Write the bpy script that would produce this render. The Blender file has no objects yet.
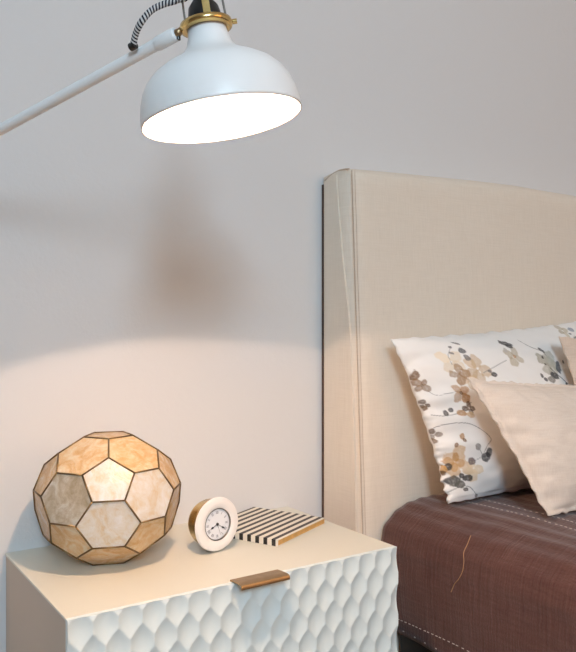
import bpy, bmesh, math, random
import numpy as np
from mathutils import Vector, Matrix
from mathutils.bvhtree import BVHTree
from mathutils import noise as mnoise

random.seed(7)
SC = bpy.context.scene
COL = SC.collection

# ------------------------------------------------------------------ camera
YAW = math.radians(33.8); F = 742.0; HZ = 323.0; EYE = 0.95
CY, SY = math.cos(YAW), math.sin(YAW)
cam_d = bpy.data.cameras.new('camera'); cam = bpy.data.objects.new('camera', cam_d); COL.objects.link(cam)
cam.location = (0, 0, EYE); cam.rotation_euler = (math.pi/2, 0, -YAW)
cam_d.sensor_fit = 'HORIZONTAL'; cam_d.sensor_width = 36; cam_d.lens = F/576*36
cam_d.shift_y = -3.0/576; cam_d.clip_start = 0.02
SC.camera = cam

def ray(u, v):
    r = (u-288)/F
    return Vector((r*CY+SY, -r*SY+CY, (HZ-v)/F))
def project(P):
    x, y, z = P[:, 0], P[:, 1], P[:, 2]-EYE
    r = x*CY-y*SY; f = x*SY+y*CY
    return np.stack([288+F*r/f, HZ-F*z/f], 1)

# ------------------------------------------------------------------ node helpers
def srgb(r, g, b):
    f = lambda c: (c/255/12.92) if c/255 <= .04045 else ((c/255+.055)/1.055)**2.4
    return (f(r), f(g), f(b), 1)
def new_mat(name, color=(.8, .8, .8, 1), rough=.5, metal=0., spec=.5):
    m = bpy.data.materials.new(name); m.use_nodes = True
    b = m.node_tree.nodes['Principled BSDF']
    b.inputs['Base Color'].default_value = color
    b.inputs['Roughness'].default_value = rough
    b.inputs['Metallic'].default_value = metal
    b.inputs['Specular IOR Level'].default_value = spec
    return m
def N(m, t, **kw):
    n = m.node_tree.nodes.new(t)
    for k, v in kw.items():
        if k.startswith('_'): n.inputs[k[1:].replace('_', ' ')].default_value = v
        else: setattr(n, k, v)
    return n
def L(m, a, b): m.node_tree.links.new(a, b)
def bsdf(m): return m.node_tree.nodes['Principled BSDF']
def obj_coords(m, scale=(1, 1, 1)):
    tc = N(m, 'ShaderNodeTexCoord'); mp = N(m, 'ShaderNodeMapping'); mp.inputs['Scale'].default_value = scale
    L(m, tc.outputs['Object'], mp.inputs['Vector']); return mp.outputs['Vector']
def noise(m, vec, scale, detail=3, rough=.5, dist=0):
    n = N(m, 'ShaderNodeTexNoise'); n.inputs['Scale'].default_value = scale; n.inputs['Detail'].default_value = detail
    n.inputs['Roughness'].default_value = rough; n.inputs['Distortion'].default_value = dist
    if vec is not None: L(m, vec, n.inputs['Vector'])
    return n.outputs['Fac']
def ramp(m, fac, stops):
    r = N(m, 'ShaderNodeValToRGB'); e = r.color_ramp.elements
    while len(e) < len(stops): e.new(.5)
    for i, (p, c) in enumerate(stops): e[i].position = p; e[i].color = c
    L(m, fac, r.inputs['Fac']); return r.outputs['Color']
def bump(m, h, strength, dist, prev=None):
    b = N(m, 'ShaderNodeBump'); b.inputs['Strength'].default_value = strength; b.inputs['Distance'].default_value = dist
    L(m, h, b.inputs['Height'])
    if prev is not None: L(m, prev, b.inputs['Normal'])
    return b.outputs['Normal']
def math_n(m, op, a, b=None, c=None):
    n = N(m, 'ShaderNodeMath', operation=op)
    for i, v in enumerate((a, b, c)):
        if v is None: continue
        if isinstance(v, (int, float)): n.inputs[i].default_value = v
        else: L(m, v, n.inputs[i])
    return n.outputs[0]

# ------------------------------------------------------------------ materials
def m_wall():
    m = new_mat('wall_paint', (.71, .70, .695, 1), .75, spec=.25)
    v = obj_coords(m)
    h = noise(m, v, 170, 3, .6); h2 = noise(m, v, 60, 2)
    L(m, bump(m, h2, .25, .0015, bump(m, h, .35, .001)), bsdf(m).inputs['Normal']); return m
def m_weave(name, c1, c2, scale=1.0, bs=.25):
    m = new_mat(name, c1, .9, spec=.1)
    a = noise(m, obj_coords(m, (420*scale, 420*scale, 16*scale)), 1, 2)
    b = noise(m, obj_coords(m, (16*scale, 16*scale, 520*scale)), 1, 2)
    s = math_n(m, 'ADD', a, b)
    big = noise(m, obj_coords(m), 5, 3)
    s2 = math_n(m, 'ADD', math_n(m, 'MULTIPLY', s, .5), math_n(m, 'MULTIPLY', math_n(m, 'SUBTRACT', big, .5), .12))
    L(m, ramp(m, s2, [(.33, c2), (.62, c1)]), bsdf(m).inputs['Base Color'])
    L(m, bump(m, s, bs, .0006), bsdf(m).inputs['Normal'])
    bsdf(m).inputs['Sheen Weight'].default_value = .1
    return m
def m_brass(name, col, rough=.28):
    m = new_mat(name, col, rough, 1.0)
    f = noise(m, obj_coords(m), 90, 3)
    L(m, ramp(m, f, [(.3, tuple(c*.82 for c in col[:3])+(1,)), (.7, col)]), bsdf(m).inputs['Base Color']); return m
def m_capiz(name, c1, c2, c3):
    m = new_mat(name, c1, .22, spec=.55)
    v = obj_coords(m)
    oi = N(m, 'ShaderNodeObjectInfo'); av = N(m, 'ShaderNodeVectorMath', operation='ADD')
    L(m, v, av.inputs[0]); L(m, oi.outputs['Random'], av.inputs[1])
    f = noise(m, av.outputs[0], 26, 5, .62, 1.6)
    g = noise(m, av.outputs[0], 75, 4, .65, .8)
    f2 = math_n(m, 'ADD', math_n(m, 'MULTIPLY', f, .68), math_n(m, 'MULTIPLY', g, .32))
    L(m, ramp(m, f2, [(.37, c1), (.5, c2), (.62, c3)]), bsdf(m).inputs['Base Color'])
    L(m, bump(m, f2, .6, .005), bsdf(m).inputs['Normal'])
    b = bsdf(m)
    b.inputs['Coat Weight'].default_value = .5; b.inputs['Coat Roughness'].default_value = .12
    b.inputs['Subsurface Weight'].default_value = 0.0
    tr = N(m, 'ShaderNodeBsdfTranslucent'); L(m, b.inputs['Base Color'].links[0].from_socket, tr.inputs['Color'])
    mx = N(m, 'ShaderNodeMixShader'); mx.inputs[0].default_value = .34
    out = m.node_tree.nodes['Material Output']
    L(m, b.outputs[0], mx.inputs[1]); L(m, tr.outputs[0], mx.inputs[2]); L(m, mx.outputs[0], out.inputs['Surface'])
    return m
def m_coverlet():
    m = new_mat('plum_brown_cotton', (.1, .05, .04, 1), .85, spec=.15)
    tc = N(m, 'ShaderNodeTexCoord')
    def uvn(sx, sy, sc=1, d=3):
        mp = N(m, 'ShaderNodeMapping'); mp.inputs['Scale'].default_value = (sx, sy, 1)
        L(m, tc.outputs['UV'], mp.inputs['Vector']); return noise(m, mp.outputs['Vector'], sc, d)
    along = uvn(170, 22)      # crinkles running along the bed
    across = uvn(9, 190)
    fine = uvn(300, 300, 1, 2)
    big = uvn(6, 6)
    h = math_n(m, 'ADD', math_n(m, 'ADD', math_n(m, 'ADD', math_n(m, 'MULTIPLY', along, .6), .2), math_n(m, 'MULTIPLY', across, .8)), math_n(m, 'MULTIPLY', fine, .5))
    c = math_n(m, 'ADD', math_n(m, 'MULTIPLY', h, .36), math_n(m, 'MULTIPLY', big, .16))
    L(m, ramp(m, c, [(.34, (.066, .026, .021, 1)), (.5, (.100, .044, .036, 1)), (.64, (.142, .068, .057, 1))]), bsdf(m).inputs['Base Color'])
    L(m, bump(m, h, .55, .003), bsdf(m).inputs['Normal'])
    bsdf(m).inputs['Sheen Weight'].default_value = .25; bsdf(m).inputs['Sheen Roughness'].default_value = .5
    return m
def m_uv_stripes(name, c1, c2, freq, duty=.5, axis=0, rough=.6, diag=0.):
    m = new_mat(name, c1, rough)
    tc = N(m, 'ShaderNodeTexCoord'); sp = N(m, 'ShaderNodeSeparateXYZ'); L(m, tc.outputs['UV'], sp.inputs[0])
    val = math_n(m, 'MULTIPLY', sp.outputs[axis], freq)
    if diag: val = math_n(m, 'ADD', val, math_n(m, 'MULTIPLY', sp.outputs[1-axis], diag))
    k = math_n(m, 'LESS_THAN', math_n(m, 'FRACT', val), duty)
    mx = N(m, 'ShaderNodeMix', data_type='RGBA'); L(m, k, mx.inputs['Factor'])
    mx.inputs['A'].default_value = c1; mx.inputs['B'].default_value = c2
    L(m, mx.outputs['Result'], bsdf(m).inputs['Base Color']); return m
def m_print():
    m = new_mat('floral_printed_cotton', (.8, .8, .8, 1), .85, spec=.15)
    a = N(m, 'ShaderNodeVertexColor'); a.layer_name = 'print'
    L(m, a.outputs['Color'], bsdf(m).inputs['Base Color'])
    f = noise(m, obj_coords(m), 700, 2); L(m, bump(m, f, .12, .0005), bsdf(m).inputs['Normal']); return m
def m_wood(name, c1, c2, sc=(1.2, 14, 14)):
    m = new_mat(name, c1, .45)
    f = noise(m, obj_coords(m, sc), 3, 5, .6, .6)
    L(m, ramp(m, f, [(.3, c2), (.7, c1)]), bsdf(m).inputs['Base Color']); return m

M = dict(
    wall=m_wall(),
    taupe=new_mat('taupe_paint', (.30, .26, .23, 1), .8),
    ceil=new_mat('ceiling_paint', (.8, .8, .79, 1), .9),
    floor=m_wood('oak_boards', (.42, .28, .17, 1), (.30, .19, .11, 1)),
    linen=m_weave('beige_linen', (.82, .725, .615, 1), (.765, .67, .56, 1)),
    seam=m_weave('linen_seam', (.62, .50, .40, 1), (.52, .41, .32, 1)),
    beige=m_weave('oatmeal_linen', (.80, .70, .61, 1), (.72, .61, .52, 1), 1.6, .3),
    blush=m_weave('blush_linen', (.82, .67, .55, 1), (.73, .57, .45, 1), 1.6, .3),
    coverlet=m_coverlet(),
    thread=new_mat('white_thread', (.62, .50, .44, 1), .8),
    loose=new_mat('tan_thread', (.42, .25, .12, 1), .8),
    darkwood=m_wood('black_brown_wood', (.022, .016, .013, 1), (.010, .008, .007, 1)),
    gap_dark=m_wood('gap_shade_brown', (.10, .055, .035, 1), (.06, .032, .022, 1)),  # brown that stands in for the shade behind the headboard
    cream=new_mat('cream_lacquer', (.71, .695, .61, 1), .38),
    side=new_mat('shaded_side_lacquer', (.56, .46, .37, 1), .45),  # cream of the top, with the shade of the side put into the colour
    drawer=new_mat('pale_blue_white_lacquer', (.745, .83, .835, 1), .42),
    brass=m_brass('polished_brass', (.80, .56, .22, 1), .22),
    oldbrass=m_brass('antique_brass', (.46, .31, .17, 1), .38),
    seam_brass=m_brass('dark_brass_seam', (.26, .17, .08, 1), .45),
    enamel=new_mat('white_enamel', (.90, .895, .885, 1), .35),
    black=new_mat('black_plastic', (.012, .012, .012, 1), .35),
    steel=new_mat('dark_steel', (.16, .14, .12, 1), .4, .8),
    cord=m_uv_stripes('black_white_textile', (.62, .62, .62, 1), (.015, .017, .03, 1), 1, .5, 1, .85, 2.0),
    amber=m_capiz('amber_shell', (.78, .50, .22, 1), (.87, .66, .38, 1), (.93, .82, .62, 1)),
    pearl=m_capiz('pearl_shell', (.82, .67, .45, 1), (.89, .83, .73, 1), (.95, .93, .90, 1)),
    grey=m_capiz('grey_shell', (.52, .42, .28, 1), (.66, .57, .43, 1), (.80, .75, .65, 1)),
    bezel=new_mat('white_bezel', (.84, .80, .77, 1), .3),
    dial=new_mat('dial_white', (.78, .79, .82, 1), .5),
    ink=new_mat('dial_black', (.03, .03, .04, 1), .5),
    greyink=new_mat('dial_grey', (.28, .28, .32, 1), .5),
    stripes=m_uv_stripes('black_cream_stripes', (.80, .74, .64, 1), (.018, .015, .013, 1), 9.6, .47, 0, .5),
    gilt=m_brass('gilt_pages', (.90, .60, .24, 1), .6),
    print=m_print(),
    cotton=new_mat('white_cotton', (.80, .78, .75, 1), .85),
)
def m_glass():
    m = new_mat('window_glass', (1, 1, 1, 1), 0); bsdf(m).inputs['Transmission Weight'].default_value = 1; return m
M['glass'] = m_glass()
def m_filament():
    m = new_mat('glowing_filament', (1, 1, 1, 1)); b = bsdf(m)
    b.inputs['Emission Color'].default_value = LAMP_COL; b.inputs['Emission Strength'].default_value = LAMP; return m
LAMP = 31000.; LAMP_COL = (1, .70, .52, 1)
GLOBE = 230.; GLOBE_COL = (1, .60, .32, 1)
KEY, KEY_COL = 94, (.60, .82, 1)
FILL, FILL_COL = 19, (1, .56, .25)
M['filament'] = m_filament()
M['globe'] = new_mat('frosted_globe', (1, 1, 1, 1)); bsdf(M['globe']).inputs['Emission Color'].default_value = GLOBE_COL; bsdf(M['globe']).inputs['Emission Strength'].default_value = GLOBE

# ------------------------------------------------------------------ object helpers
def link(name, me, mat=None, parent=None, smooth=False):
    o = bpy.data.objects.new(name, me); COL.objects.link(o)
    if mat is not None: me.materials.append(mat)
    if smooth:
        for p in me.polygons: p.use_smooth = True
    if parent is not None: o.parent = parent
    return o
def obj(name, bm, mat, parent=None, smooth=False, angle=None):
    me = bpy.data.meshes.new(name); bmesh.ops.recalc_face_normals(bm, faces=bm.faces[:]); bm.to_mesh(me); bm.free()
    o = link(name, me, mat, parent, smooth or angle is not None)
    if angle is not None: me.set_sharp_from_angle(angle=math.radians(angle))
    return o
def tag(o, label, cat, group=None):
    o['label'] = label; o['category'] = cat
    if group: o['group'] = group
    return o
def struct(o): o['kind'] = 'structure'; return o
def empty(name, loc, rz=0):
    o = bpy.data.objects.new(name, None); COL.objects.link(o); o.location = loc; o.rotation_euler = (0, 0, rz)
    o.empty_display_size = .05; return o
def box_bm(x0, x1, y0, y1, z0, z1, bev=0, seg=2, bm=None):
    b = bm or bmesh.new()
    r = bmesh.ops.create_cube(b, size=1)
    for v in r['verts']:
        v.co = Vector((x0+(v.co.x+.5)*(x1-x0), y0+(v.co.y+.5)*(y1-y0), z0+(v.co.z+.5)*(z1-z0)))
    if bev:
        es = list({e for v in r['verts'] for e in v.link_edges})
        bmesh.ops.bevel(b, geom=es, offset=bev, segments=seg, affect='EDGES', profile=.5)
    return b
def basis(n, up=Vector((0, 0, 1))):
    n = n.normalized(); x = up.cross(n)
    if x.length < 1e-4: x = Vector((1, 0, 0))
    x.normalize(); y = n.cross(x); return x, y, n
def lathe_bm(profile, origin=Vector(), axis=Vector((0, 0, 1)), seg=64, closed=False, bm=None):
    """profile = [(radius, height along the axis)]"""
    b = bm or bmesh.new(); X, Y, Z = basis(Vector(axis), Vector((0, 1, .13)))
    rings = []
    for r, h in profile:
        if r < 1e-6: rings.append([b.verts.new(origin+Z*h)])
        else: rings.append([b.verts.new(origin+Z*h+(X*math.cos(2*math.pi*i/seg)+Y*math.sin(2*math.pi*i/seg))*r) for i in range(seg)])
    pairs = list(zip(rings, rings[1:]))
    if closed: pairs.append((rings[-1], rings[0]))
    for a, c in pairs:
        for i in range(seg):
            j = (i+1) % seg
            if len(a) == 1 and len(c) == 1: continue
            if len(a) == 1: b.faces.new((a[0], c[i], c[j]))
            elif len(c) == 1: b.faces.new((a[i], a[j], c[0]))
            else: b.faces.new((a[i], a[j], c[j], c[i]))
    return b
def smooth_path(pts, n=8):
    pts = [Vector(p) for p in pts]; out = []
    P = [pts[0]*2-pts[1]]+pts+[pts[-1]*2-pts[-2]]
    for i in range(1, len(P)-2):
        for k in range(n):
            t = k/n; a, b_, c, d = P[i-1], P[i], P[i+1], P[i+2]
            out.append(.5*((2*b_)+(-a+c)*t+(2*a-5*b_+4*c-d)*t*t+(-a+3*b_-3*c+d)*t**3))
    out.append(pts[-1]); return out
def tube_bm(path, r, seg=10, uvscale=None, bm=None):
    b = bm or bmesh.new(); path = [Vector(p) for p in path]
    uv = b.loops.layers.uv.verify() if uvscale else None
    rings = []; lens = [0]; prev = None
    for i, p in enumerate(path):
        t = (path[min(i+1, len(path)-1)]-path[max(i-1, 0)]).normalized()
        if prev is None: X, Y, _ = basis(t, Vector((.1, .2, 1)))
        else:
            X = (prev-t*prev.dot(t)).normalized(); Y = t.cross(X)
        prev = X
        rr = r[i] if isinstance(r, (list, tuple)) else r
        rings.append([b.verts.new(p+(X*math.cos(2*math.pi*k/seg)+Y*math.sin(2*math.pi*k/seg))*rr) for k in range(seg)])
        if i: lens.append(lens[-1]+(p-path[i-1]).length)
    for i in range(len(rings)-1):
        for k in range(seg):
            j = (k+1) % seg
            f = b.faces.new((rings[i][k], rings[i][j], rings[i+1][j], rings[i+1][k]))
            if uv:
                for lp, (uu, vv) in zip(f.loops, ((k, lens[i]), (k+1, lens[i]), (k+1, lens[i+1]), (k, lens[i+1]))):
                    lp[uv].uv = (uu/seg, vv*uvscale)
    b.faces.new(rings[0][::-1]); b.faces.new(rings[-1]); return b
def prism_bm(poly, ext, bm=None):
    """poly = list of Vectors (planar loop), extruded along the vector ext"""
    b = bm or bmesh.new()
    a = [b.verts.new(p) for p in poly]; c = [b.verts.new(Vector(p)+ext) for p in poly]
    b.faces.new(a); b.faces.new(c[::-1]); n = len(poly)
    for i in range(n): b.faces.new((a[i], a[(i+1) % n], c[(i+1) % n], c[i]))
    return b

# ------------------------------------------------------------------ the room
WY = 1.367; X0, X1, Y0, ZC = -2.2, 3.4, -2.2, 2.75
struct(obj('wall_back', box_bm(X0, X1, WY, WY+.1, 0, ZC), M['wall']))
struct(obj('wall_left', box_bm(X0-.1, X0, Y0, WY, 0, ZC), M['taupe']))
struct(obj('wall_right', box_bm(X1, X1+.1, Y0, WY, 0, ZC), M['wall']))
struct(obj('floor', box_bm(X0-.1, X1+.1, Y0-.1, WY+.1, -.1, 0), M['floor']))
struct(obj('ceiling', box_bm(X0-.1, X1+.1, Y0-.1, WY+.1, ZC, ZC+.1), M['ceil']))
WINS = [(-1.22, -.28, 1.74, 2.62)]       # a high window in the wall behind the viewer
def front_wall():
    b = bmesh.new(); xs = [X0]+[v for w in WINS for v in w[:2]]+[X1]
    for i in range(0, len(xs), 2): box_bm(xs[i], xs[i+1], Y0-.1, Y0, 0, ZC, bm=b)
    for w in WINS:
        box_bm(w[0], w[1], Y0-.1, Y0, 0, w[2], bm=b); box_bm(w[0], w[1], Y0-.1, Y0, w[3], ZC, bm=b)
    return b
struct(obj('wall_front', front_wall(), M['wall']))
for i, w in enumerate(WINS):
    b = bmesh.new(); t = .045
    box_bm(w[0], w[0]+t, Y0-.09, Y0-.03, w[2], w[3], bm=b); box_bm(w[1]-t, w[1], Y0-.09, Y0-.03, w[2], w[3], bm=b)
    box_bm(w[0]+t, w[1]-t, Y0-.09, Y0-.03, w[2], w[2]+t, bm=b); box_bm(w[0]+t, w[1]-t, Y0-.09, Y0-.03, w[3]-t, w[3], bm=b)
    fr = struct(obj('window_%d' % (i+1), b, M['enamel']))
    obj('pane', box_bm(w[0]+t, w[1]-t, Y0-.066, Y0-.06, w[2]+t, w[3]-t), M['glass'], fr)
def area_light(name, w, power, col, aim):
    d = bpy.data.lights.new(name, 'AREA'); d.shape = 'RECTANGLE'; d.size = w[1]-w[0]-.1; d.size_y = w[3]-w[2]-.1
    d.energy = power; d.color = col
    o = bpy.data.objects.new(name, d); COL.objects.link(o)
    o.location = ((w[0]+w[1])/2, Y0+.06, (w[2]+w[3])/2)
    o.rotation_euler = (Vector(aim)-o.location).to_track_quat('-Z', 'Z').to_euler()     # shines into the room
    return o
area_light('daylight_key', WINS[0], KEY, KEY_COL, (2.6, 1.0, .9))
area_light('added_warm_fill', (1.05, 2.75, .9, 2.3), FILL, FILL_COL, (1.9, 1.3, 1.4))  # added warm fill, unseen and without a fixture

# ------------------------------------------------------------------ nightstand
NX0, NX1, NY0, NY1, NZ = .313, .914, 1.007, 1.366, .544
ns = tag(empty('nightstand', ((NX0+NX1)/2, (NY0+NY1)/2, 0)),
         'cream topped nightstand with scalloped pale blue drawer front beside the bed', 'nightstand')
def P(o, root):  # parent keeping the world place
    o.parent = root; o.matrix_parent_inverse = Matrix.LocRotScale(root.location, root.rotation_euler, None).inverted(); return o
P(obj('top', box_bm(NX0, NX1, NY0+.0102, NY1, NZ-.004, NZ, .0008), M['cream']), ns)
b = box_bm(NX0+.001, NX1-.001, NY0+.0105, NY1-.028, .13, NZ-.0042)
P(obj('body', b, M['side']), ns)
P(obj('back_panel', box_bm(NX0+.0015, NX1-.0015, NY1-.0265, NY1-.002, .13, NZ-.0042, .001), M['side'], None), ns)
def drawer(z0, z1):
    """front slab whose outer face is a staggered lattice of hollow leaf shaped scallops"""
    pw, ph, dep = .0365, .038, .0054
    nx, nz = 300, max(8, int((z1-z0)/.0019))
    xs = np.linspace(NX0, NX1, nx); zs = np.linspace(z0, z1, nz)
    Xg, Zg = np.meshgrid(xs, zs)
    best = np.full(Xg.shape, 9.)
    rows = int((z1-z0)/ph)+3
    zc0 = NZ-.017
    for r in range(-1, int((NZ-z0)/ph)+3):
        for c in range(-1, int((NX1-NX0)/pw)+3):
            cx = NX0+.017+c*pw+(pw/2 if r % 2 else 0); cz = zc0-r*ph
            dd = (np.abs(Xg-cx)/(pw*.5))**2+(np.abs(Zg-cz)/(ph*.74))**2
            best = np.minimum(best, dd)
    H = dep*np.minimum(best, 1.0)
    bm = bmesh.new()
    V = [[bm.verts.new((xs[i], NY0+dep-H[j, i]-.001, zs[j])) for i in range(nx)] for j in range(nz)]
    for j in range(nz-1):
        for i in range(nx-1): bm.faces.new((V[j][i], V[j][i+1], V[j+1][i+1], V[j+1][i]))
    yb = NY0+.0098
    loop = V[0]+[V[j][-1] for j in range(1, nz)]+V[-1][-2::-1]+[V[j][0] for j in range(nz-2, 0, -1)]
    B = [bm.verts.new((v.co.x, yb, v.co.z)) for v in loop]
    n = len(loop)
    for i in range(n): bm.faces.new((loop[i], B[i], B[(i+1) % n], loop[(i+1) % n]))
    bm.faces.new(B)
    return obj('drawer_front', bm, M['drawer'], angle=50)
d1 = P(drawer(.335, NZ-.0002), ns)
d2 = P(drawer(.13, .331), ns)
for sx in (NX0+.03, NX1-.03):
    for sy in (NY0+.05, NY1-.05):
        P(obj('leg', lathe_bm([(0, 0), (.011, 0), (.016, .13), (0, .13)], Vector((sx, sy, 0)), seg=20), M['cream'], angle=40), ns)
# folded antique brass pull over the top edge of the upper drawer
prof = [(1.020, NZ+.0005), (1.020, NZ+.0024), (1.000, NZ+.0040), (.989, NZ+.0042), (.9845, NZ+.0030), (.983, NZ+.000),
        (.983, NZ-.0036), (.9848, NZ-.0036), (.9848, NZ-.0006), (.986, NZ+.0016), (.990, NZ+.0022), (1.000, NZ+.0020)]
hb = prism_bm([Vector((.573, y, z)) for y, z in prof], Vector((.089, 0, 0)))
h = obj('pull_handle', hb, M['oldbrass'], angle=40); h.parent = d1; h['label'] = 'folded antique brass pull'

# ------------------------------------------------------------------ capiz ball
BR = .1245; BZ = .905
bc = Vector((.455, 1.236, NZ+.0012))
ball = tag(empty('shell_ball_lamp', bc, 0), 'faceted ball of amber and pearl shell panels with dark brass seams', 'decorative ball')
def trunc_ico():
    az0 = math.atan2(-bc.y, -bc.x)
    iv = [Vector((0, 0, 1))]
    for k in range(5):
        a = az0+2*math.pi*k/5; iv.append(Vector((math.cos(a)*2/math.sqrt(5), math.sin(a)*2/math.sqrt(5), 1/math.sqrt(5))))
    for k in range(5):
        a = az0+2*math.pi*(k+.5)/5; iv.append(Vector((math.cos(a)*2/math.sqrt(5), math.sin(a)*2/math.sqrt(5), -1/math.sqrt(5))))
    iv.append(Vector((0, 0, -1)))
    el = min((iv[i]-iv[j]).length for i in range(12) for j in range(i))
    nb = {i: [j for j in range(12) if j != i and (iv[i]-iv[j]).length < el*1.1] for i in range(12)}
    pt = lambda i, j: iv[i]*2/3+iv[j]/3
    faces = []
    def order(pts):
        c = sum(pts, Vector())/len(pts); X, Y, Z = basis(c, Vector((.3, .2, 1)))
        return sorted(pts, key=lambda p: math.atan2((p-c).dot(Y), (p-c).dot(X)))
    for i in range(12): faces.append(order([pt(i, j) for j in nb[i]]))
    for i in range(12):
        for j in nb[i]:
            for k in nb[i]:
                if i < j < k and k in nb[j]: faces.append(order([pt(i, j), pt(j, i), pt(j, k), pt(k, j), pt(k, i), pt(i, k)]))
    R = faces[0][0].length
    sc = BR/R
    faces = [[Vector((p.x*sc, p.y*sc, p.z*sc*BZ)) for p in f] for f in faces]
    zb = min(p.z for f in faces for p in f)
    return [[p-Vector((0, 0, zb)) for p in f] for f in faces]
TI = trunc_ico(); cz = sum((sum(f, Vector())/len(f) for f in TI), Vector())/len(TI)
tocam = Vector((-bc.x, -bc.y, 0)).normalized(); rgt = Vector((0, 0, 1)).cross(tocam)
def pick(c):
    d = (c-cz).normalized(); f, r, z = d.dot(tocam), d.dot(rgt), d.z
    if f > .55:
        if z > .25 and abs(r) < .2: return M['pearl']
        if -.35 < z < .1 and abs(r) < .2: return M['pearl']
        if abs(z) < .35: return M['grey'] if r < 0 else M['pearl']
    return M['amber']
edges = set()
for f in TI:
    c = sum(f, Vector())/len(f); n = (f[1]-f[0]).cross(f[2]-f[1]).normalized()
    if n.dot(c-cz) < 0: f = f[::-1]; n = -n
    bm = bmesh.new()
    inset = [c+(p-c)*(1-.0011/(p-c).length) for p in f]
    # a slightly bowed panel: rim loop, inner loop, back
    a = [bm.verts.new(p-n*.0004) for p in inset]
    m_ = [bm.verts.new(c+(p-c)*.6+n*.0010) for p in inset]
    cc = bm.verts.new(c+n*.0013); k = [bm.verts.new(p-n*.0018) for p in inset]; q = len(f)
    for i in range(q):
        j = (i+1) % q
        bm.faces.new((a[i], a[j], m_[j], m_[i])); bm.faces.new((m_[i], m_[j], cc)); bm.faces.new((k[i], k[j], a[j], a[i]))
    bm.faces.new(k[::-1])
    if n.z < -.97:
        pass
    obj('shell_panel', bm, pick(c), ball, angle=30)
    for i in range(q):
        e = tuple(sorted([tuple(round(v, 5) for v in f[i]), tuple(round(v, 5) for v in f[(i+1) % q])])); edges.add(e)
bm = bmesh.new()
for a, c in edges: tube_bm([Vector(a), Vector(c)], .00145, 6, bm=bm)
obj('brass_seams', bm, M['seam_brass'], ball, True)

# ------------------------------------------------------------------ clock
ca = math.radians(171)
cn = Vector((math.sin(ca), math.cos(ca), .02)).normalized()
CR = .0475; cc0 = Vector((.626, 1.168, NZ+CR+.002))
ck = tag(empty('desk_clock', (cc0.x, cc0.y, NZ)), 'small round brass clock with white bezel standing by the striped notebook', 'clock')
cX, cY, cZ = basis(cn)
loc = lambda x, y, h: cc0+cX*x+cY*y+cZ*h
P(obj('case', lathe_bm([(0, -.033), (.030, -.033), (.037, -.030), (.0405, -.022), (.0425, -.006), (.0445, 0), (.0465, .0025), (.046, .0045), (0, .0045)], cc0, cn, 72), M['brass'], angle=35), ck)
P(obj('bezel', lathe_bm([(.0285, .005), (.0285, .0085), (.030, .0098), (.0385, .0108), (.0455, .0085), (.0475, .005), (.0462, .003), (.0300, .0046)], cc0, cn, 80, True), M['bezel'], angle=40), ck)
P(obj('inner_ring', lathe_bm([(.0268, .005), (.0268, .0078), (.0284, .0092), (.0288, .006)], cc0, cn, 64, True), M['steel'], angle=40), ck)
dial = P(obj('dial', lathe_bm([(0, .0046), (.0270, .0046), (.0270, .0060), (0, .0060)], cc0, cn, 64), M['dial'], angle=40), ck)
ROM = ['XII', 'I', 'II', 'III', 'IIII', 'V', 'VI', 'VII', 'VIII', 'IX', 'X', 'XI']
def glyph(bm, ch, w, hgt, ox, oy, rot):
    t = .0007
    def seg(x0, y0, x1, y1, tt):
        d = Vector((x1-x0, y1-y0, 0)); nrm = Vector((-d.y, d.x, 0)).normalized()*tt/2
        pts = []
        for px, py in ((x0+nrm.x, y0+nrm.y), (x1+nrm.x, y1+nrm.y), (x1-nrm.x, y1-nrm.y), (x0-nrm.x, y0-nrm.y)):
            qx = px*math.cos(rot)-py*math.sin(rot)+ox; qy = px*math.sin(rot)+py*math.cos(rot)+oy
            pts.append(loc(qx, qy, .0061))
        prism_bm(pts, cZ*.0002, bm)
    widths = {'I': .0014, 'V': .003, 'X': .003}
    tot = sum(widths[c] for c in ch); x = -tot/2
    for c in ch:
        wd = widths[c]
        if c == 'I': seg(x+wd/2, -hgt/2, x+wd/2, hgt/2, t)
        if c == 'V': seg(x+.0004, hgt/2, x+wd/2, -hgt/2, t); seg(x+wd-.0004, hgt/2, x+wd/2, -hgt/2, t*.7)
        if c == 'X': seg(x+.0003, hgt/2, x+wd-.0003, -hgt/2, t); seg(x+wd-.0003, hgt/2, x+.0003, -hgt/2, t*.7)
        x += wd
bm = bmesh.new()
for i, s in enumerate(ROM):
    a = -2*math.pi*i/12
    glyph(bm, s, 0, .0052, math.sin(-a)*.0208, math.cos(a)*.0208, a)
for i in range(60):
    a = 2*math.pi*i/60
    p0, p1 = (math.sin(a)*.0248, math.cos(a)*.0248), (math.sin(a)*.0257, math.cos(a)*.0257)
    s = .0002
    prism_bm([loc(p0[0]+s, p0[1], .0061), loc(p1[0]+s, p1[1], .0061), loc(p1[0]-s, p1[1], .0061), loc(p0[0]-s, p0[1], .0061)], cZ*.0002, bm)
obj('numerals', bm, M['greyink'], dial)
def hand(name, ang, ln, w, spade):
    d = Vector((math.sin(ang), math.cos(ang))); nn = Vector((d.y, -d.x))
    pts2 = [(-.15, .5), (.55, .5)]
    if spade: pts2 += [(.60, 1.7), (.72, 2.6), (.86, 1.2), (1.0, .1)]
    else: pts2 += [(1.0, .25)]
    half = [(ln*t_, w*k/2) for t_, k in pts2]
    poly = half+[(t_, -k) for t_, k in half[::-1]]
    pl = [loc(d.x*t_+nn.x*k, d.y*t_+nn.y*k, .0066) for t_, k in poly]
    return obj(name, prism_bm(pl, cZ*.0004), M['ink'], dial)
hand('hour_hand', math.radians(246), .0165, .0016, True)
hand('minute_hand', math.radians(122), .0200, .0013, True)
hand('second_hand', math.radians(160), .0220, .0005, False)
obj('hub', lathe_bm([(0, .0064), (.0026, .0064), (.0026, .0076), (0, .0078)], cc0, cn, 24), M['ink'], dial, angle=40)
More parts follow.
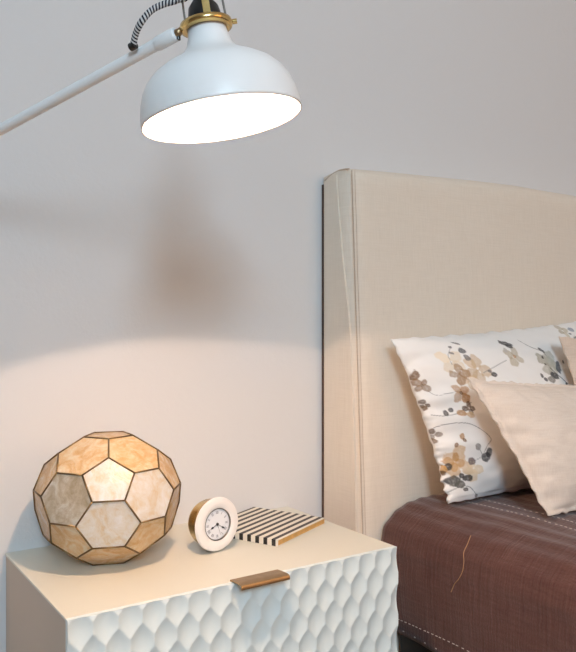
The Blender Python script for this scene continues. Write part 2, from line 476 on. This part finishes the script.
for sx in (-.004,):
    q = loc(sx, 0, -.012)
    P(obj('foot', tube_bm([Vector((q.x, q.y, NZ+.0004)), Vector((q.x, q.y, NZ+.012))], .0045, 14), M['black'], angle=40), ck)

# ------------------------------------------------------------------ striped notebook
A_, B_, C_ = Vector((.660, 1.284)), Vector((.733, 1.128)), Vector((.895, 1.206))
TH = .0125
ex = (B_-A_); ey = (C_-B_)
W_, H_ = ex.length, ey.length
exn = ex.normalized(); eyn = Vector((-exn.y, exn.x))
if eyn.dot(ey) < 0: eyn = -eyn
nb = tag(empty('notebook', (A_.x, A_.y, NZ)), 'black and cream striped notebook with gilt page edges lying flat behind the clock', 'notebook')
def nbp(s, t, z): return Vector((A_.x+exn.x*s+eyn.x*t, A_.y+exn.y*s+eyn.y*t, NZ+z))
def cover_bm():
    b = bmesh.new(); uv = b.loops.layers.uv.verify(); ct = .0014
    def slab(t0, t1, z0, z1):
        vs = [(s, t, z) for z in (z0, z1) for t in (t0, t1) for s in (0, W_)]
        V = [b.verts.new(nbp(*v)) for v in vs]
        for q in ((0, 1, 3, 2), (4, 5, 7, 6), (0, 1, 5, 4), (2, 3, 7, 6), (0, 2, 6, 4), (1, 3, 7, 5)):
            f = b.faces.new([V[i] for i in q])
            for lp, i in zip(f.loops, q): lp[uv].uv = (vs[i][0]/W_+.015, vs[i][1])
    slab(0, H_, TH-ct, TH); slab(0, H_, .0004, .0004+ct); slab(0, ct, .0004+ct, TH-ct)
    return b
P(obj('cover', cover_bm(), M['stripes']), nb)
ins = .0012
pp = [nbp(ins, .0016, .0018), nbp(W_-.0006, .0016, .0018), nbp(W_-.0006, H_-ins, .0018), nbp(ins, H_-ins, .0018)]
P(obj('pages', prism_bm(pp, Vector((0, 0, TH-.0032))), M['gilt']), nb)

# ------------------------------------------------------------------ lamp on a swing arm
LD = .90; tx, ty = math.radians(5), math.radians(0)
rimc = Vector((0, 0, EYE))+ray(222.2, 120.6)*LD
RR = 80.6/F*LD; PX = LD/F
dn = Vector((.05696+math.tan(tx), -.08386+math.tan(ty), -.9948)).normalized()   # the way the opening faces
up = -dn
lamp = tag(empty('swing_arm_wall_lamp', (.02, WY, 1.08)), 'white wall lamp with bell shade and brass collar, switched on over the nightstand', 'lamp')
outer = [(80.6, 0), (80.6, 3), (79.8, 12), (78, 21), (74.8, 31), (69.5, 40), (61.5, 48.5), (50, 56), (38, 62), (28.5, 68), (23.3, 75), (20.6, 84), (19.2, 92), (18.8, 97)]
prof = [(r*PX, hh*PX) for r, hh in outer]
inner = [(max(r-1.4, 2)*PX, (hh if i == 0 else hh-1.0)*PX) for i, (r, hh) in enumerate(outer)]
P(obj('shade', lathe_bm(prof+inner[::-1], rimc, up, 96, True), M['enamel'], smooth=True), lamp)
top = 94.5*PX
P(obj('collar', lathe_bm([(20*PX, top-3*PX), (25.5*PX, top-2.5*PX), (27*PX, top+.5*PX), (26*PX, top+4*PX), (22*PX, top+5.5*PX), (18*PX, top+4*PX), (18*PX, top-1*PX)], rimc, up, 64, True), M['brass'], smooth=True), lamp)
lx, ly, lz = basis(up, Vector((0, 1, 0)))
LP = lambda x, y, hh: rimc+(lx*x+ly*y)*PX+up*hh*PX
P(obj('socket', lathe_bm([(0, 66*PX), (13*PX, 66*PX), (15*PX, 72*PX), (16.8*PX, 90*PX), (17*PX, 104*PX), (15*PX, 114*PX), (9*PX, 122*PX), (0, 123*PX)], rimc, up, 40), M['black'], angle=40), lamp)
right = Vector((CY, -SY, 0)); fwd = Vector((SY, CY, 0))
rl = (right-up*right.dot(up)).normalized(); fl = up.cross(rl); fl = fl if fl.dot(fwd) > 0 else -fl
Q = lambda r, f, hh: rimc+(rl*r+fl*f)*PX+up*hh*PX
for (r, f, wd, fl_w, mat, nm) in ((-21, 8, 1.1, None, 'steel', 'rod'), (21, 8, 1.1, None, 'steel', 'rod'), (4, -21, 3.5, 1.0, 'brass', 'strap'), (-6, 21, 3.5, 1.0, 'brass', 'strap')):
    if fl_w is None: bm = tube_bm([Q(r, f, 99), Q(r*.9, f*.9, 152)], wd*PX, 10)
    else:
        s = 1 if f > 0 else -1
        bm = prism_bm([Q(r-wd, f, 98), Q(r+wd, f, 98), Q(r+wd, f*.85, 152), Q(r-wd, f*.85, 152)], fl*fl_w*PX*s)
    P(obj(nm, bm, M[mat], angle=40), lamp)
P(obj('top_cap', lathe_bm([(0, 152*PX), (22*PX, 152*PX), (23*PX, 160*PX), (20*PX, 172*PX), (8*PX, 178*PX), (0, 178*PX)], rimc, up, 48), M['enamel'], angle=40), lamp)
P(obj('collar_screw', tube_bm([Q(24, 4, 97), Q(31, 4, 97)], 2.6*PX, 14), M['brass'], angle=40), lamp)
# arm from the wall plate, rising to the joint by the collar
J = Vector((0, 0, EYE))+ray(176, 34)*.90
Lp = Vector((0, 0, EYE))+ray(0, 130)*1.06
ad = (Lp-J).normalized(); kk = (WY-.045-J.y)/ad.y; E_ = J+ad*kk
P(obj('arm', tube_bm([J+ad*.020, E_], 6.1*PX, 24), M['enamel'], angle=40), lamp)
P(obj('arm_sleeve', tube_bm([J-ad*.001, J, J+ad*.001, J+ad*.029, J+ad*.031], [5.2*PX, 6.6*PX, 7.1*PX, 7.1*PX, 6.2*PX], 24), M['enamel'], angle=40), lamp)
KB = Q(-24, 0, 96)
P(obj('joint_bracket', tube_bm([J+ad*.004, J-ad*.004, J.lerp(KB, .6), KB], [4.5*PX, 4.0*PX, 3.6*PX, 3.6*PX], 14), M['oldbrass'], angle=40), lamp)
P(obj('pivot_screw', tube_bm([J.lerp(KB, .35)+Vector((0, 0, -.0005)), J.lerp(KB, .35)+Vector((0, 0, -.009))], 2.4*PX, 12), M['black'], angle=40), lamp)
P(obj('wall_plate', lathe_bm([(0, 0), (.042, 0), (.042, .012), (.030, .018), (.012, .020), (.012, .048), (0, .050)], Vector((E_.x, WY-.0003, E_.z)), Vector((0, -1, 0)), 48), M['enamel'], angle=40), lamp)
# textile cord leaving the arm and climbing to the cap
dd = .895
cp = [Vector((0, 0, EYE))+ray(u, v)*d for u, v, d in ((133, 46, .915), (136, 33, .905), (142, 21, dd), (152, 10, dd), (164, 4, dd), (177, 0, dd), (188, -9, dd))]
cp += [Q(-9, -2, 185), Q(0, 0, 178)]
P(obj('cord', tube_bm(smooth_path(cp, 12), 3.3*PX, 12, 1/.0042), M['cord'], smooth=True), lamp)
P(obj('cord_grommet', tube_bm([cp[0]-ad*.004, cp[0]+ad*.004], 4.2*PX, 14), M['black'], angle=40), lamp)
bp = rimc+up*(.48*RR)
bm = bmesh.new(); bmesh.ops.create_icosphere(bm, subdivisions=2, radius=.0026, matrix=Matrix.Translation(bp))
P(obj('filament', bm, M['filament'], smooth=True), lamp)
g0 = bp+up*.0036     # wide reflector bulb with the bright point of its filament at the tip
P(obj('bulb', lathe_bm([(0, 0), (.020, .0006), (.030, .003), (.0345, .008), (.034, .014), (.022, .028), (.013, .040)], g0, up, 40), M['globe'], smooth=True), lamp)

# ------------------------------------------------------------------ bed and headboard
HX0, HX1 = 1.009, 2.69
def hb_top(x):
    xs = [1.009, 1.03, 1.155, 1.28, 1.39, 1.563, 1.69, 1.85, 2.01, 2.15, 2.42, 2.545, 2.67, 2.69]
    zs = [.3375, .339, .345, .350, .354, .358, .3565, .3555, .3565, .358, .350, .345, .339, .3375]
    return EYE+float(np.interp(x, xs, zs))
def hb_front(z): return 1.265-(1.287-z)*.047
bed = tag(empty('bed', ((HX0+HX1)/2, .3, 0)), 'bed with a tall beige linen slipcovered headboard and dark base', 'bed')
def headboard():
    bm = bmesh.new(); nx, nz = 90, 60; rad = .014; yb = WY-.0068
    # rounded slab as a lofted grid: section loops along z
    outline = []
    def loop(z, inset, topz=None):
        pass
    xs = np.linspace(HX0, HX1, nx)
    def wob(x, z): return .0022*mnoise.noise(Vector((x*5, z*5, 3.1)))+.0010*mnoise.noise(Vector((x*19, z*11, 7)))
    F_ = []
    for j in range(nz+1):
        t = j/nz; row = []
        for i, x in enumerate(xs):
            zt = hb_top(x); z = .12+(zt-.12)*t
            dx = min(x-HX0, HX1-x); dz = zt-z
            c = 0
            q = math.hypot(max(0, rad-dx), max(0, rad-dz))
            c = rad-math.sqrt(max(0, rad*rad-min(q, rad)**2))
            row.append(bm.verts.new((x, hb_front(z)+c+wob(x, z), z)))
        F_.append(row)
    for j in range(nz):
        for i in range(nx-1): bm.faces.new((F_[j][i], F_[j][i+1], F_[j+1][i+1], F_[j+1][i]))
    per = F_[0]+[F_[j][-1] for j in range(1, nz+1)]+F_[-1][-2::-1]+[F_[j][0] for j in range(nz-1, 0, -1)]
    n = len(per); prev = per
    for k, fr in enumerate((.35, .7, 1.0)):
        cur = []
        for v in per:
            y = v.co.y+(yb-v.co.y)*fr
            zz = v.co.z; xx = v.co.x
            if fr == 1.0 or True:
                bulge = .004*math.sin(math.pi*fr)*(1 if abs(xx-HX0) < 1e-5 else 0)
            drop = .006*fr*fr if v.co.z > 1.2 else 0
            cur.append(bm.verts.new((xx-bulge*.6, y, zz-drop)))
        for i in range(n): bm.faces.new((prev[i], cur[i], cur[(i+1) % n], prev[(i+1) % n]))
        prev = cur
    bm.faces.new(prev[::-1])
    return bm
hbo = P(obj('headboard', headboard(), M['linen'], angle=60), bed)
bk = P(obj('gap_shade_strip', box_bm(HX0-.0022, HX1+.0022, WY-.0065, WY-.0008, .12, 1.266, .001), M['gap_dark']), bed); bk['label'] = 'dark brown strip for the shade in the wall gap'  # added strip: shade of the gap at the wall as a dark colour
# raised seams and the folded flap on the side
zz = np.linspace(.16, 1.283, 50)
s1 = [Vector((HX0+.006+.0008*mnoise.noise(Vector((0, 0, z*9))), hb_front(z)+.001, z)) for z in zz]
s2 = [Vector((HX0+.013+.0008*mnoise.noise(Vector((4, 0, z*9))), hb_front(z)-.0002, z)) for z in zz]
P(obj('seam', tube_bm(s1, .0012, 6), M['seam'], smooth=True), bed)
P(obj('seam', tube_bm(s2, .0005, 6), M['seam'], smooth=True), bed)
tops = [Vector((HX0-.001, y, z)) for y, z in ((1.355, 1.274), (1.33, 1.283), (1.305, 1.2875), (1.285, 1.2873), (1.266, 1.2855))]
P(obj('seam', tube_bm(smooth_path(tops, 6), .0016, 6), M['seam'], smooth=True), bed)
flap = [Vector((HX0-.0005, y, z)) for y, z in ((1.353, 1.262), (1.335, 1.278), (1.308, 1.281), (1.300, 1.2), (1.284, 1.08), (1.268, .99), (1.258, .92), (1.246, .70), (1.236, .45), (1.353, .45))]
bmf = prism_bm(flap, Vector((-.0045, 0, 0)))
bmesh.ops.bevel(bmf, geom=[e for e in bmf.edges if all(v.co.x < HX0-.003 for v in e.verts)], offset=.0018, segments=2, affect='EDGES')
P(obj('side_flap', bmf, M['linen'], angle=50), bed)
P(obj('side_rail', box_bm(1.094, 1.118, -.77, 1.20, .225, .296, .003), M['darkwood']), bed)
P(obj('side_rail', box_bm(2.582, 2.606, -.77, 1.20, .225, .296, .003), M['darkwood']), bed)
P(obj('foot_rail', box_bm(1.119, 2.581, -.77, -.745, .225, .296, .003), M['darkwood']), bed)
P(obj('slat_base', box_bm(1.119, 2.581, -.744, 1.19, .25, .2812), M['darkwood']), bed)
for sx in (1.14, 2.56):
    for sy in (-.74, 1.14): P(obj('leg', box_bm(sx-.028, sx+.028, sy-.028, sy+.028, 0, .249, .003), M['darkwood']), bed)
mt = obj('mattress', box_bm(1.125, 2.575, -.77, 1.205, .2815, .535, .04, 4), M['cotton'], angle=40)
tag(mt, 'thick white mattress on the dark bed base under the plum brown coverlet', 'mattress')

# coverlet: a thick quilted sheet draped over the mattress
def coverlet():
    ZT = .560; xl, xr = 1.058, 2.642
    prof = [(xl+.012, .292), (xl+.004, .36), (xl, .42), (xl, .47)]
    for k in range(1, 13):
        a = math.pi/2*k/12; prof.append((xl+.15*(1-math.cos(a))**1.15, .47+.090*math.sin(a)**.9))
    cx = (xl+xr)/2
    n = 16
    prof += [(xl+.15+(cx-xl-.15)*k/n, .560+.004*math.sin(math.pi/2*k/n)) for k in range(1, n+1)]
    full = prof+[(2*cx-x, z) for x, z in prof[-2::-1]]
    pts = smooth_path([Vector((x, 0, z)) for x, z in full], 4)
    ys = np.linspace(-.80, 1.221, 210)
    bm = bmesh.new(); uv = bm.loops.layers.uv.verify()
    ln = [0]
    for a, b in zip(pts, pts[1:]): ln.append(ln[-1]+(b-a).length)
    th = .006
    outer_, inner_ = [], []
    for y in ys:
        ro, ri = [], []
        for i, p in enumerate(pts):
            t = (pts[min(i+1, len(pts)-1)]-pts[max(i-1, 0)]).normalized(); nr = Vector((-t.z, 0, t.x))
            if nr.dot(Vector((p.x-cx, 0, p.z-.3))) < 0: nr = -nr
            d = .0040*mnoise.noise(Vector((p.x*7, y*7, p.z*7)))+.0016*mnoise.noise(Vector((p.x*26, y*20, p.z*40)))
            # quilted channels across the drop
            d += .0012*math.sin(ln[i]*150+2*mnoise.noise(Vector((y*4, ln[i]*6, 0))))
            fold = .010*mnoise.noise(Vector((y*3.1, 5.5, 0)))*max(0, min(1, (.45-p.z)/.15))
            edge = max(0, (y-1.17)/.051); dip = .002*edge*edge
            q = p+nr*(d+fold-dip)+Vector((0, y, 0))
            if i < 3 or i > len(pts)-4: q.z += .006*mnoise.noise(Vector((y*9, 1, 0)))
            ro.append(bm.verts.new(q)); ri.append(bm.verts.new(q-nr*th))
        outer_.append(ro); inner_.append(ri)
    for G, flip in ((outer_, False), (inner_, True)):
        for j in range(len(ys)-1):
            for i in range(len(pts)-1):
                f = bm.faces.new((G[j][i], G[j][i+1], G[j+1][i+1], G[j+1][i]))
                for lp, (ii, jj) in zip(f.loops, ((i, j), (i+1, j), (i+1, j+1), (i, j+1))): lp[uv].uv = (ln[ii], ys[jj])
    m_ = len(ys)-1; k_ = len(pts)-1
    for i in range(k_):
        bm.faces.new((outer_[0][i], outer_[0][i+1], inner_[0][i+1], inner_[0][i]))
        bm.faces.new((outer_[m_][i], outer_[m_][i+1], inner_[m_][i+1], inner_[m_][i]))
    for j in range(m_):
        bm.faces.new((outer_[j][0], outer_[j+1][0], inner_[j+1][0], inner_[j][0]))
        bm.faces.new((outer_[j][k_], outer_[j+1][k_], inner_[j+1][k_], inner_[j][k_]))
    return bm
cov = tag(obj('coverlet', coverlet(), M['coverlet'], smooth=True), 'plum brown crinkled coverlet with white running stitches spread over the bed', 'coverlet')
bvh = BVHTree.FromPolygons([v.co.copy() for v in cov.data.vertices], [tuple(p.vertices) for p in cov.data.polygons])
def on_cover(org, d, lift):
    h, n, _, _ = bvh.ray_cast(Vector(org), Vector(d).normalized())
    if h is None: return None
    if n.dot(Vector(d)) > 0: n = -n
    return h+n*lift
def stitches(start, direction, y0, y1, step, ln, r=.0009):
    """one thread running over and under the cloth"""
    path, y = [], y1
    while y > y0:
        st_ = step*(1+.25*random.uniform(-1, 1))
        for yy, lift in ((y, -r*1.6), (y-ln*.12, r*.5), (y-ln*.88, r*.5), (y-ln, -r*1.6)):
            a = on_cover(start(yy), direction, lift)
            if a: path.append(a)
        y -= st_
    o = obj('running_stitch', tube_bm(path, r, 5), M['thread'], cov, True); o['label'] = 'white running stitch'
stitches(lambda y: (1.224+.004*math.sin(y*9), y, 1), (0, 0, -1), -.75, 1.18, .0125, .006, .0007)
stitches(lambda y: (1.262+.004*math.sin(y*7+1), y, 1), (0, 0, -1), -.75, 1.18, .0125, .006, .0007)
stitches(lambda y: (.9, y, .326+.003*math.sin(y*14)), (1, 0, 0), -.75, 1.19, .012, .006)
stitches(lambda y: (.9, y, .303+.002*math.sin(y*11)), (1, 0, 0), -.75, 1.16, .030, .003, .0011)
th_px = [(471, 536), (467.5, 545), (464, 553), (464.3, 561), (463, 571), (459, 579), (455, 584), (451.5, 592)]
tp = [on_cover((0, 0, EYE), ray(u, v), .0012) for u, v in th_px]
lt = obj('loose_thread', tube_bm(smooth_path(tp, 6), .0008, 6), M['loose'], cov, True)
lt['label'] = 'loose tan thread'

# ------------------------------------------------------------------ pillows
def pillow(name, TL, TR, BL, BR, thick, nu, nv, mat, nrm_hint, seed, flange=0., wr=1.0, pinch=.03, ruff=0.):
    """soft pillow stretched between four corners"""
    TL, TR, BL, BR = map(Vector, (TL, TR, BL, BR))
    nrm = (TR-TL).cross(BL-TL).normalized()
    if nrm.dot(Vector(nrm_hint)) < 0: nrm = -nrm
    bm = bmesh.new(); G = {}
    def sample(a, b, side):
        # pull the middle of every edge inwards a little
        u = a*2-1; v = b*2-1
        ua = .5+u/2*(1-pinch*(1-v*v)*abs(u)**3); vb = .5+v/2*(1-pinch*(.9 if v < 0 else .15)*(1-u*u)*abs(v)**3)
        p = (TL.lerp(TR, ua)).lerp(BL.lerp(BR, ua), vb)
        e = max(0, 1-flange-abs(u))/(1-flange) if flange else 1-abs(u); g = max(0, 1-flange-abs(v))/(1-flange) if flange else 1-abs(v)
        prof = (1-(1-e)**2.4)**.62*(1-(1-g)**2.4)**.62
        d = side*thick*.5*prof+side*.0018
        edge = max(abs(u), abs(v))
        w = wr*(.0035*mnoise.noise(Vector((u*3+seed, v*3, 1)))+.0022*mnoise.noise(Vector((u*9, v*9+seed, 4))))
        # gathered wrinkles running in from the left and bottom seams
        lw = max(0, 1-(u+1)/.55); w += wr*.0055*lw*lw*math.sin(v*21+2.5*mnoise.noise(Vector((u*3, v*2, seed))))*(prof**.3)
        bw = max(0, 1-(1-v)/.5); w += wr*.004*bw*bw*math.sin(u*24+3*mnoise.noise(Vector((u*2, v*3, seed))))*(prof**.3)
        p = p+nrm*(d+w*(1 if side > 0 else .5))
        if edge > .93:
            k = (edge-.93)/.07
            ew = .004*wr*k*(mnoise.noise(Vector((u*13+seed, v*13, 8)))+ruff*max(0, v+.3)*mnoise.noise(Vector((3, v*17+seed, 2))))
            p = p+(TR-TL).normalized()*ew*(1 if abs(u) > abs(v) else 0)+(BL-TL).normalized()*ew*(1 if abs(v) > abs(u) else 0)+nrm*k*.006*wr*mnoise.noise(Vector((u*8, v*8, seed)))
        return p
    fr = [[bm.verts.new(sample(i/nu, j/nv, 1)) for i in range(nu+1)] for j in range(nv+1)]
    bu, bv = nu//4, nv//4
    for j in range(nv):
        for i in range(nu): bm.faces.new((fr[j][i], fr[j][i+1], fr[j+1][i+1], fr[j+1][i]))
    bk = [[bm.verts.new(sample(i/bu, j/bv, -1)) for i in range(bu+1)] for j in range(bv+1)]
    for j in range(bv):
        for i in range(bu): bm.faces.new((bk[j][i], bk[j+1][i], bk[j+1][i+1], bk[j][i+1]))
    # seam between the two faces
    for s in range(bu):
        for k in range(4):
            i = s*4+k
            t0 = bk[0][s] if k < 2 else bk[0][s+1]
            bm.faces.new((fr[0][i], fr[0][i+1], t0)); b0 = bk[bv][s] if k < 2 else bk[bv][s+1]; bm.faces.new((fr[nv][i], b0, fr[nv][i+1]))
        bm.faces.new((fr[0][s*4+2], bk[0][s+1], bk[0][s])); bm.faces.new((fr[nv][s*4+2], bk[bv][s], bk[bv][s+1]))
    for s in range(bv):
        for k in range(4):
            j = s*4+k
            t0 = bk[s][0] if k < 2 else bk[s+1][0]
            bm.faces.new((fr[j][0], t0, fr[j+1][0])); b0 = bk[s][bu] if k < 2 else bk[s+1][bu]; bm.faces.new((fr[j][nu], fr[j+1][nu], b0))
        bm.faces.new((fr[s*4+2][0], bk[s][0], bk[s+1][0])); bm.faces.new((fr[s*4+2][nu], bk[s+1][bu], bk[s][bu]))
    o = obj(name, bm, mat, smooth=True)
    return o, sample, nrm
NU, NV = 440, 240
flo, fs, fn = pillow('floral_pillow', (1.066, 1.196, .916), (1.775, 1.190, .962), (1.146, 1.108, .570), (1.850, 1.095, .570), .135, NU, NV, M['print'], (0, -1, 0), 2.2, 0, 1.0, .05, 2.6)
tag(flo, 'white pillow printed with brown and grey watercolour flowers against the headboard', 'pillow')
bei, _, _ = pillow('cushion', (1.149, 1.058, .838), (1.560, 1.035, .806), (1.231, .927, .571), (1.650, .920, .571), .105, 140, 120, M['beige'], (0, -1, 0), 5.7, .06, 1.0, .05, 1.0)
tag(bei, 'plain oatmeal beige cushion leaning in front of the flowered pillow', 'cushion')
blu, _, _ = pillow('cushion', (1.471, 1.074, .919), (1.890, 1.074, .905), (1.552, 1.022, .578), (1.950, 1.022, .576), .046, 100, 100, M['blush'], (0, -1, 0), 9.1, .04, .8, .05)
tag(blu, 'blush pink cushion at the right edge, behind the oatmeal beige one', 'cushion')

# watercolour print of the flowered pillow, as colours of the cloth
def paint():
    me = flo.data; n = (NU+1)*(NV+1)
    co = np.array([v.co[:] for v in me.vertices])
    uvp = project(co[:n]).reshape(NV+1, NU+1, 2)
    # every motif is stored on the cloth in centimetres
    su = np.linalg.norm(co[NV//2*(NU+1)+NU]-co[NV//2*(NU+1)])/NU; sv = np.linalg.norm(co[NV*(NU+1)+NU//2]-co[NU//2])/NV
    jj, ii = np.meshgrid(np.arange(NV+1), np.arange(NU+1), indexing='ij')
    X = ii*su; Y = jj*sv
    base = np.array(srgb(240, 237, 233)[:3]); C = np.tile(base, (NV+1, NU+1, 1)).astype(float)
    def cl(zx, zy):
        px, py = 380+zx/2.939, 310+zy/2.939
        k = np.argmin((uvp[..., 0]-px)**2+(uvp[..., 1]-py)**2); j, i = divmod(int(k), NU+1)
        return X[j, i], Y[j, i]
    rng = np.random.RandomState(3)
    nz = np.array([[mnoise.noise(Vector((X[j, i]*90, Y[j, i]*90, 0))) for i in range(NU+1)] for j in range(NV+1)])
    nz2 = np.array([[mnoise.noise(Vector((X[j, i]*260, Y[j, i]*260, 5))) for i in range(NU+1)] for j in range(NV+1)])
    K = .00082   # metres of cloth per step of the list below
    def blot(cx, cy, rx, ry, rot, col, a):
        c, s = math.cos(rot), math.sin(rot)
        dx, dy = X-cx, Y-cy
        q = np.hypot((dx*c+dy*s)/rx, (-dx*s+dy*c)/ry)+.38*nz+.12*nz2
        al = np.clip((1.08-q)/.16, 0, 1)*a*np.clip(.84+.22*nz2+.2*np.clip(q, 0, 1), .3, 1)
        C[:] = C*(1-al[..., None])+np.array(col)*al[..., None]
    def at(p): return cl(*p)
    def flower(p, r, col, a=.85, n=4, off=0, centre=None):
        cx, cy = at(p) if not isinstance(p[0], tuple) else p[0]
        for k in range(n):
            an = off+2*math.pi*k/n+rng.uniform(-.25, .25); rr = r*K*rng.uniform(.8, 1.1)
            blot(cx+math.cos(an)*rr*.72, cy+math.sin(an)*rr*.72, rr*.62, rr*.5, an, np.array(col)*rng.uniform(.85, 1.12), a*rng.uniform(.75, 1))
        if centre is not None: blot(cx, cy, r*K*.22, r*K*.22, 0, centre, .8)
    def leaf(p, rx, ry, rot, col, a=.9):
        cx, cy = at(p); blot(cx, cy, rx*K, ry*K, rot, col, a)
    def stem(ps, w, col, a=.75):
        q = smooth_path([Vector((*at(p), 0)) for p in ps], 10)
        D = np.full(X.shape, 9.)
        for A, B in zip(q, q[1:]):
            d = B-A; l2 = max(d.length_squared, 1e-10)
            t = np.clip(((X-A.x)*d.x+(Y-A.y)*d.y)/l2, 0, 1); D = np.minimum(D, np.hypot(X-A.x-t*d.x, Y-A.y-t*d.y))
        al = np.clip((w*K-D)/(.5*K)+.3, 0, 1)*a
        C[:] = C*(1-al[..., None])+np.array(col)*al[..., None]
    S = lambda *c: srgb(*c)[:3]
    brown, tan, ptan, cream, dk, blk, gry, kh = S(120, 90, 60), S(184, 142, 98), S(206, 178, 142), S(228, 208, 176), S(78, 74, 74), S(52, 46, 46), S(120, 116, 116), S(188, 174, 148)
    # pale washes first
    flower((285, 172), 34, ptan, .8, 5, .3); flower((212, 152), 30, cream, .7, 4, .8); flower((262, 205), 24, ptan, .7, 4)
    flower((395, 138), 26, kh, .8, 4, .6, tan); flower((500, 158), 36, S(176, 170, 152), .8, 5, .2); flower((228, 448), 34, ptan, .85, 4, .5); flower((275, 468), 24, cream, .9, 4)
    flower((538, 62), 18, kh, .8, 4)
    stem([(140, 238), (165, 250), (200, 246), (232, 238)], .9, gry); stem([(150, 308), (190, 310), (232, 302), (268, 272)], 1.0, dk)
    stem([(136, 356), (170, 342), (215, 333), (262, 334), (300, 352), (326, 378), (316, 398), (305, 418)], 1.0, dk)
    stem([(305, 185), (335, 168), (372, 148)], 1.0, gry); stem([(405, 88), (438, 106), (476, 122), (494, 142)], 1.1, dk)
    stem([(500, 170), (524, 192), (552, 218)], 1.5, blk); stem([(200, 536), (232, 522), (262, 520), (285, 545)], 1.0, dk); stem([(290, 404), (300, 430), (272, 445)], .8, dk)
    stem([(205, 115), (200, 135), (212, 160)], .9, gry)
    # leaves and blossoms
    leaf((104, 190), 9, 14, .5, brown); flower((123, 221), 17, S(140, 106, 72), .9, 4, .7, brown); flower((130, 278), 11, S(96, 74, 54), .95, 3, .3); leaf((124, 292), 9, 7, 0, brown)
    leaf((194, 303), 7, 8, .4, dk); leaf((208, 296), 8, 6, -.4, dk)
    flower((232, 188), 24, S(150, 118, 86), .9, 4, .2); flower((238, 243), 23, tan, .9, 4, .9, brown); flower((262, 290), 17, S(92, 68, 46), .95, 4, .2); leaf((240, 303), 13, 9, .2, tan); leaf((268, 308), 12, 8, .3, ptan)
    leaf((241, 120), 12, 9, .5, S(96, 96, 98)); leaf((256, 141), 9, 10, .2, gry); leaf((222, 98), 13, 3.5, .4, gry); leaf((206, 108), 5, 4, 0, gry); leaf((210, 127), 7, 3, .4, gry)
    leaf((335, 189), 9, 7, 0, blk); leaf((323, 180), 6, 4, .4, gry)
    leaf((368, 98), 20, 8, .25, S(70, 68, 70)); leaf((378, 106), 11, 6, .5, dk); leaf((368, 118), 6, 8, .2, S(196, 190, 184)); leaf((350, 92), 4, 4, 0, dk)
    for p, r in (((470, 116), 7), ((480, 122), 5), ((478, 140), 5), ((476, 193), 7), ((488, 204), 7), ((548, 216), 6), ((538, 152), 5), ((486, 160), 4)): leaf(p, r, r*.7, r, blk)
    leaf((524, 168), 10, 20, .4, S(92, 94, 102)); leaf((514, 192), 14, 10, .6, S(60, 62, 70)); leaf((505, 206), 14, 10, .4, S(140, 136, 130)); leaf((498, 150), 12, 16, .3, S(190, 186, 172))
    leaf((562, 58), 14, 7, .2, S(150, 156, 166)); leaf((558, 70), 6, 3, .2, dk)
    flower((160, 366), 15, S(122, 100, 84), .9, 3, .3); leaf((156, 386), 8, 8, 0, S(140, 116, 96)); leaf((242, 372), 7, 9, .4, tan); leaf((248, 382), 5, 5, 0, brown); leaf((224, 396), 8, 6, -.5, S(150, 112, 80))
    leaf((288, 404), 8, 10, .2, S(150, 144, 140)); leaf((312, 432), 15, 12, -.4, S(72, 70, 72)); leaf((322, 420), 9, 12, .4, S(66, 64, 66)); leaf((272, 444), 12, 9, .2, S(110, 98, 100))
    flower((218, 446), 22, S(196, 150, 96), .9, 4, .3); leaf((200, 460), 11, 9, .2, S(58, 54, 52)); leaf((216, 503), 19, 15, .3, S(84, 82, 78)); leaf((236, 512), 14, 10, .3, S(100, 98, 92)); leaf((258, 494), 14, 9, .2, S(58, 54, 52)); leaf((240, 486), 8, 6, .3, blk)
    leaf((252, 528), 8, 5, .2, dk); leaf((282, 545), 5, 4, 0, gry); leaf((168, 470), 10, 12, .3, S(206, 160, 100)); leaf((170, 484), 6, 7, .3, S(120, 92, 64))
    # the rest of the cloth carries the same sprigs
    for k in range(16):
        i = rng.randint(int(NU*.78), NU-10); j = rng.randint(12, NV-12); pc = ((X[j, i], Y[j, i]),)
        flower(pc, rng.randint(14, 30), [brown, tan, ptan, kh, gry, dk][rng.randint(6)], .85, rng.randint(3, 6), rng.uniform(0, 3))
    ca_ = me.color_attributes.new('print', 'FLOAT_COLOR', 'POINT')
    out = np.ones((len(me.vertices), 4)); out[:, :3] = base; out[:n, :3] = np.clip(C.reshape(-1, 3), 0, 1)
    ca_.data.foreach_set('color', out.astype(np.float32).ravel())
paint()

# ------------------------------------------------------------------ world and view
w = bpy.data.worlds.new('world'); SC.world = w; w.use_nodes = True
w.node_tree.nodes['Background'].inputs[0].default_value = (.75, .85, 1, 1); w.node_tree.nodes['Background'].inputs[1].default_value = .4
vs = SC.view_settings; vs.view_transform = 'Standard'; vs.look = 'None'; vs.exposure = 0.06; vs.gamma = 1.0; vs.use_curve_mapping = False
SC.cycles.max_bounces = 10; SC.cycles.diffuse_bounces = 6; SC.cycles.caustics_reflective = False; SC.cycles.caustics_refractive = False
SC.cycles.sample_clamp_indirect = 6.0
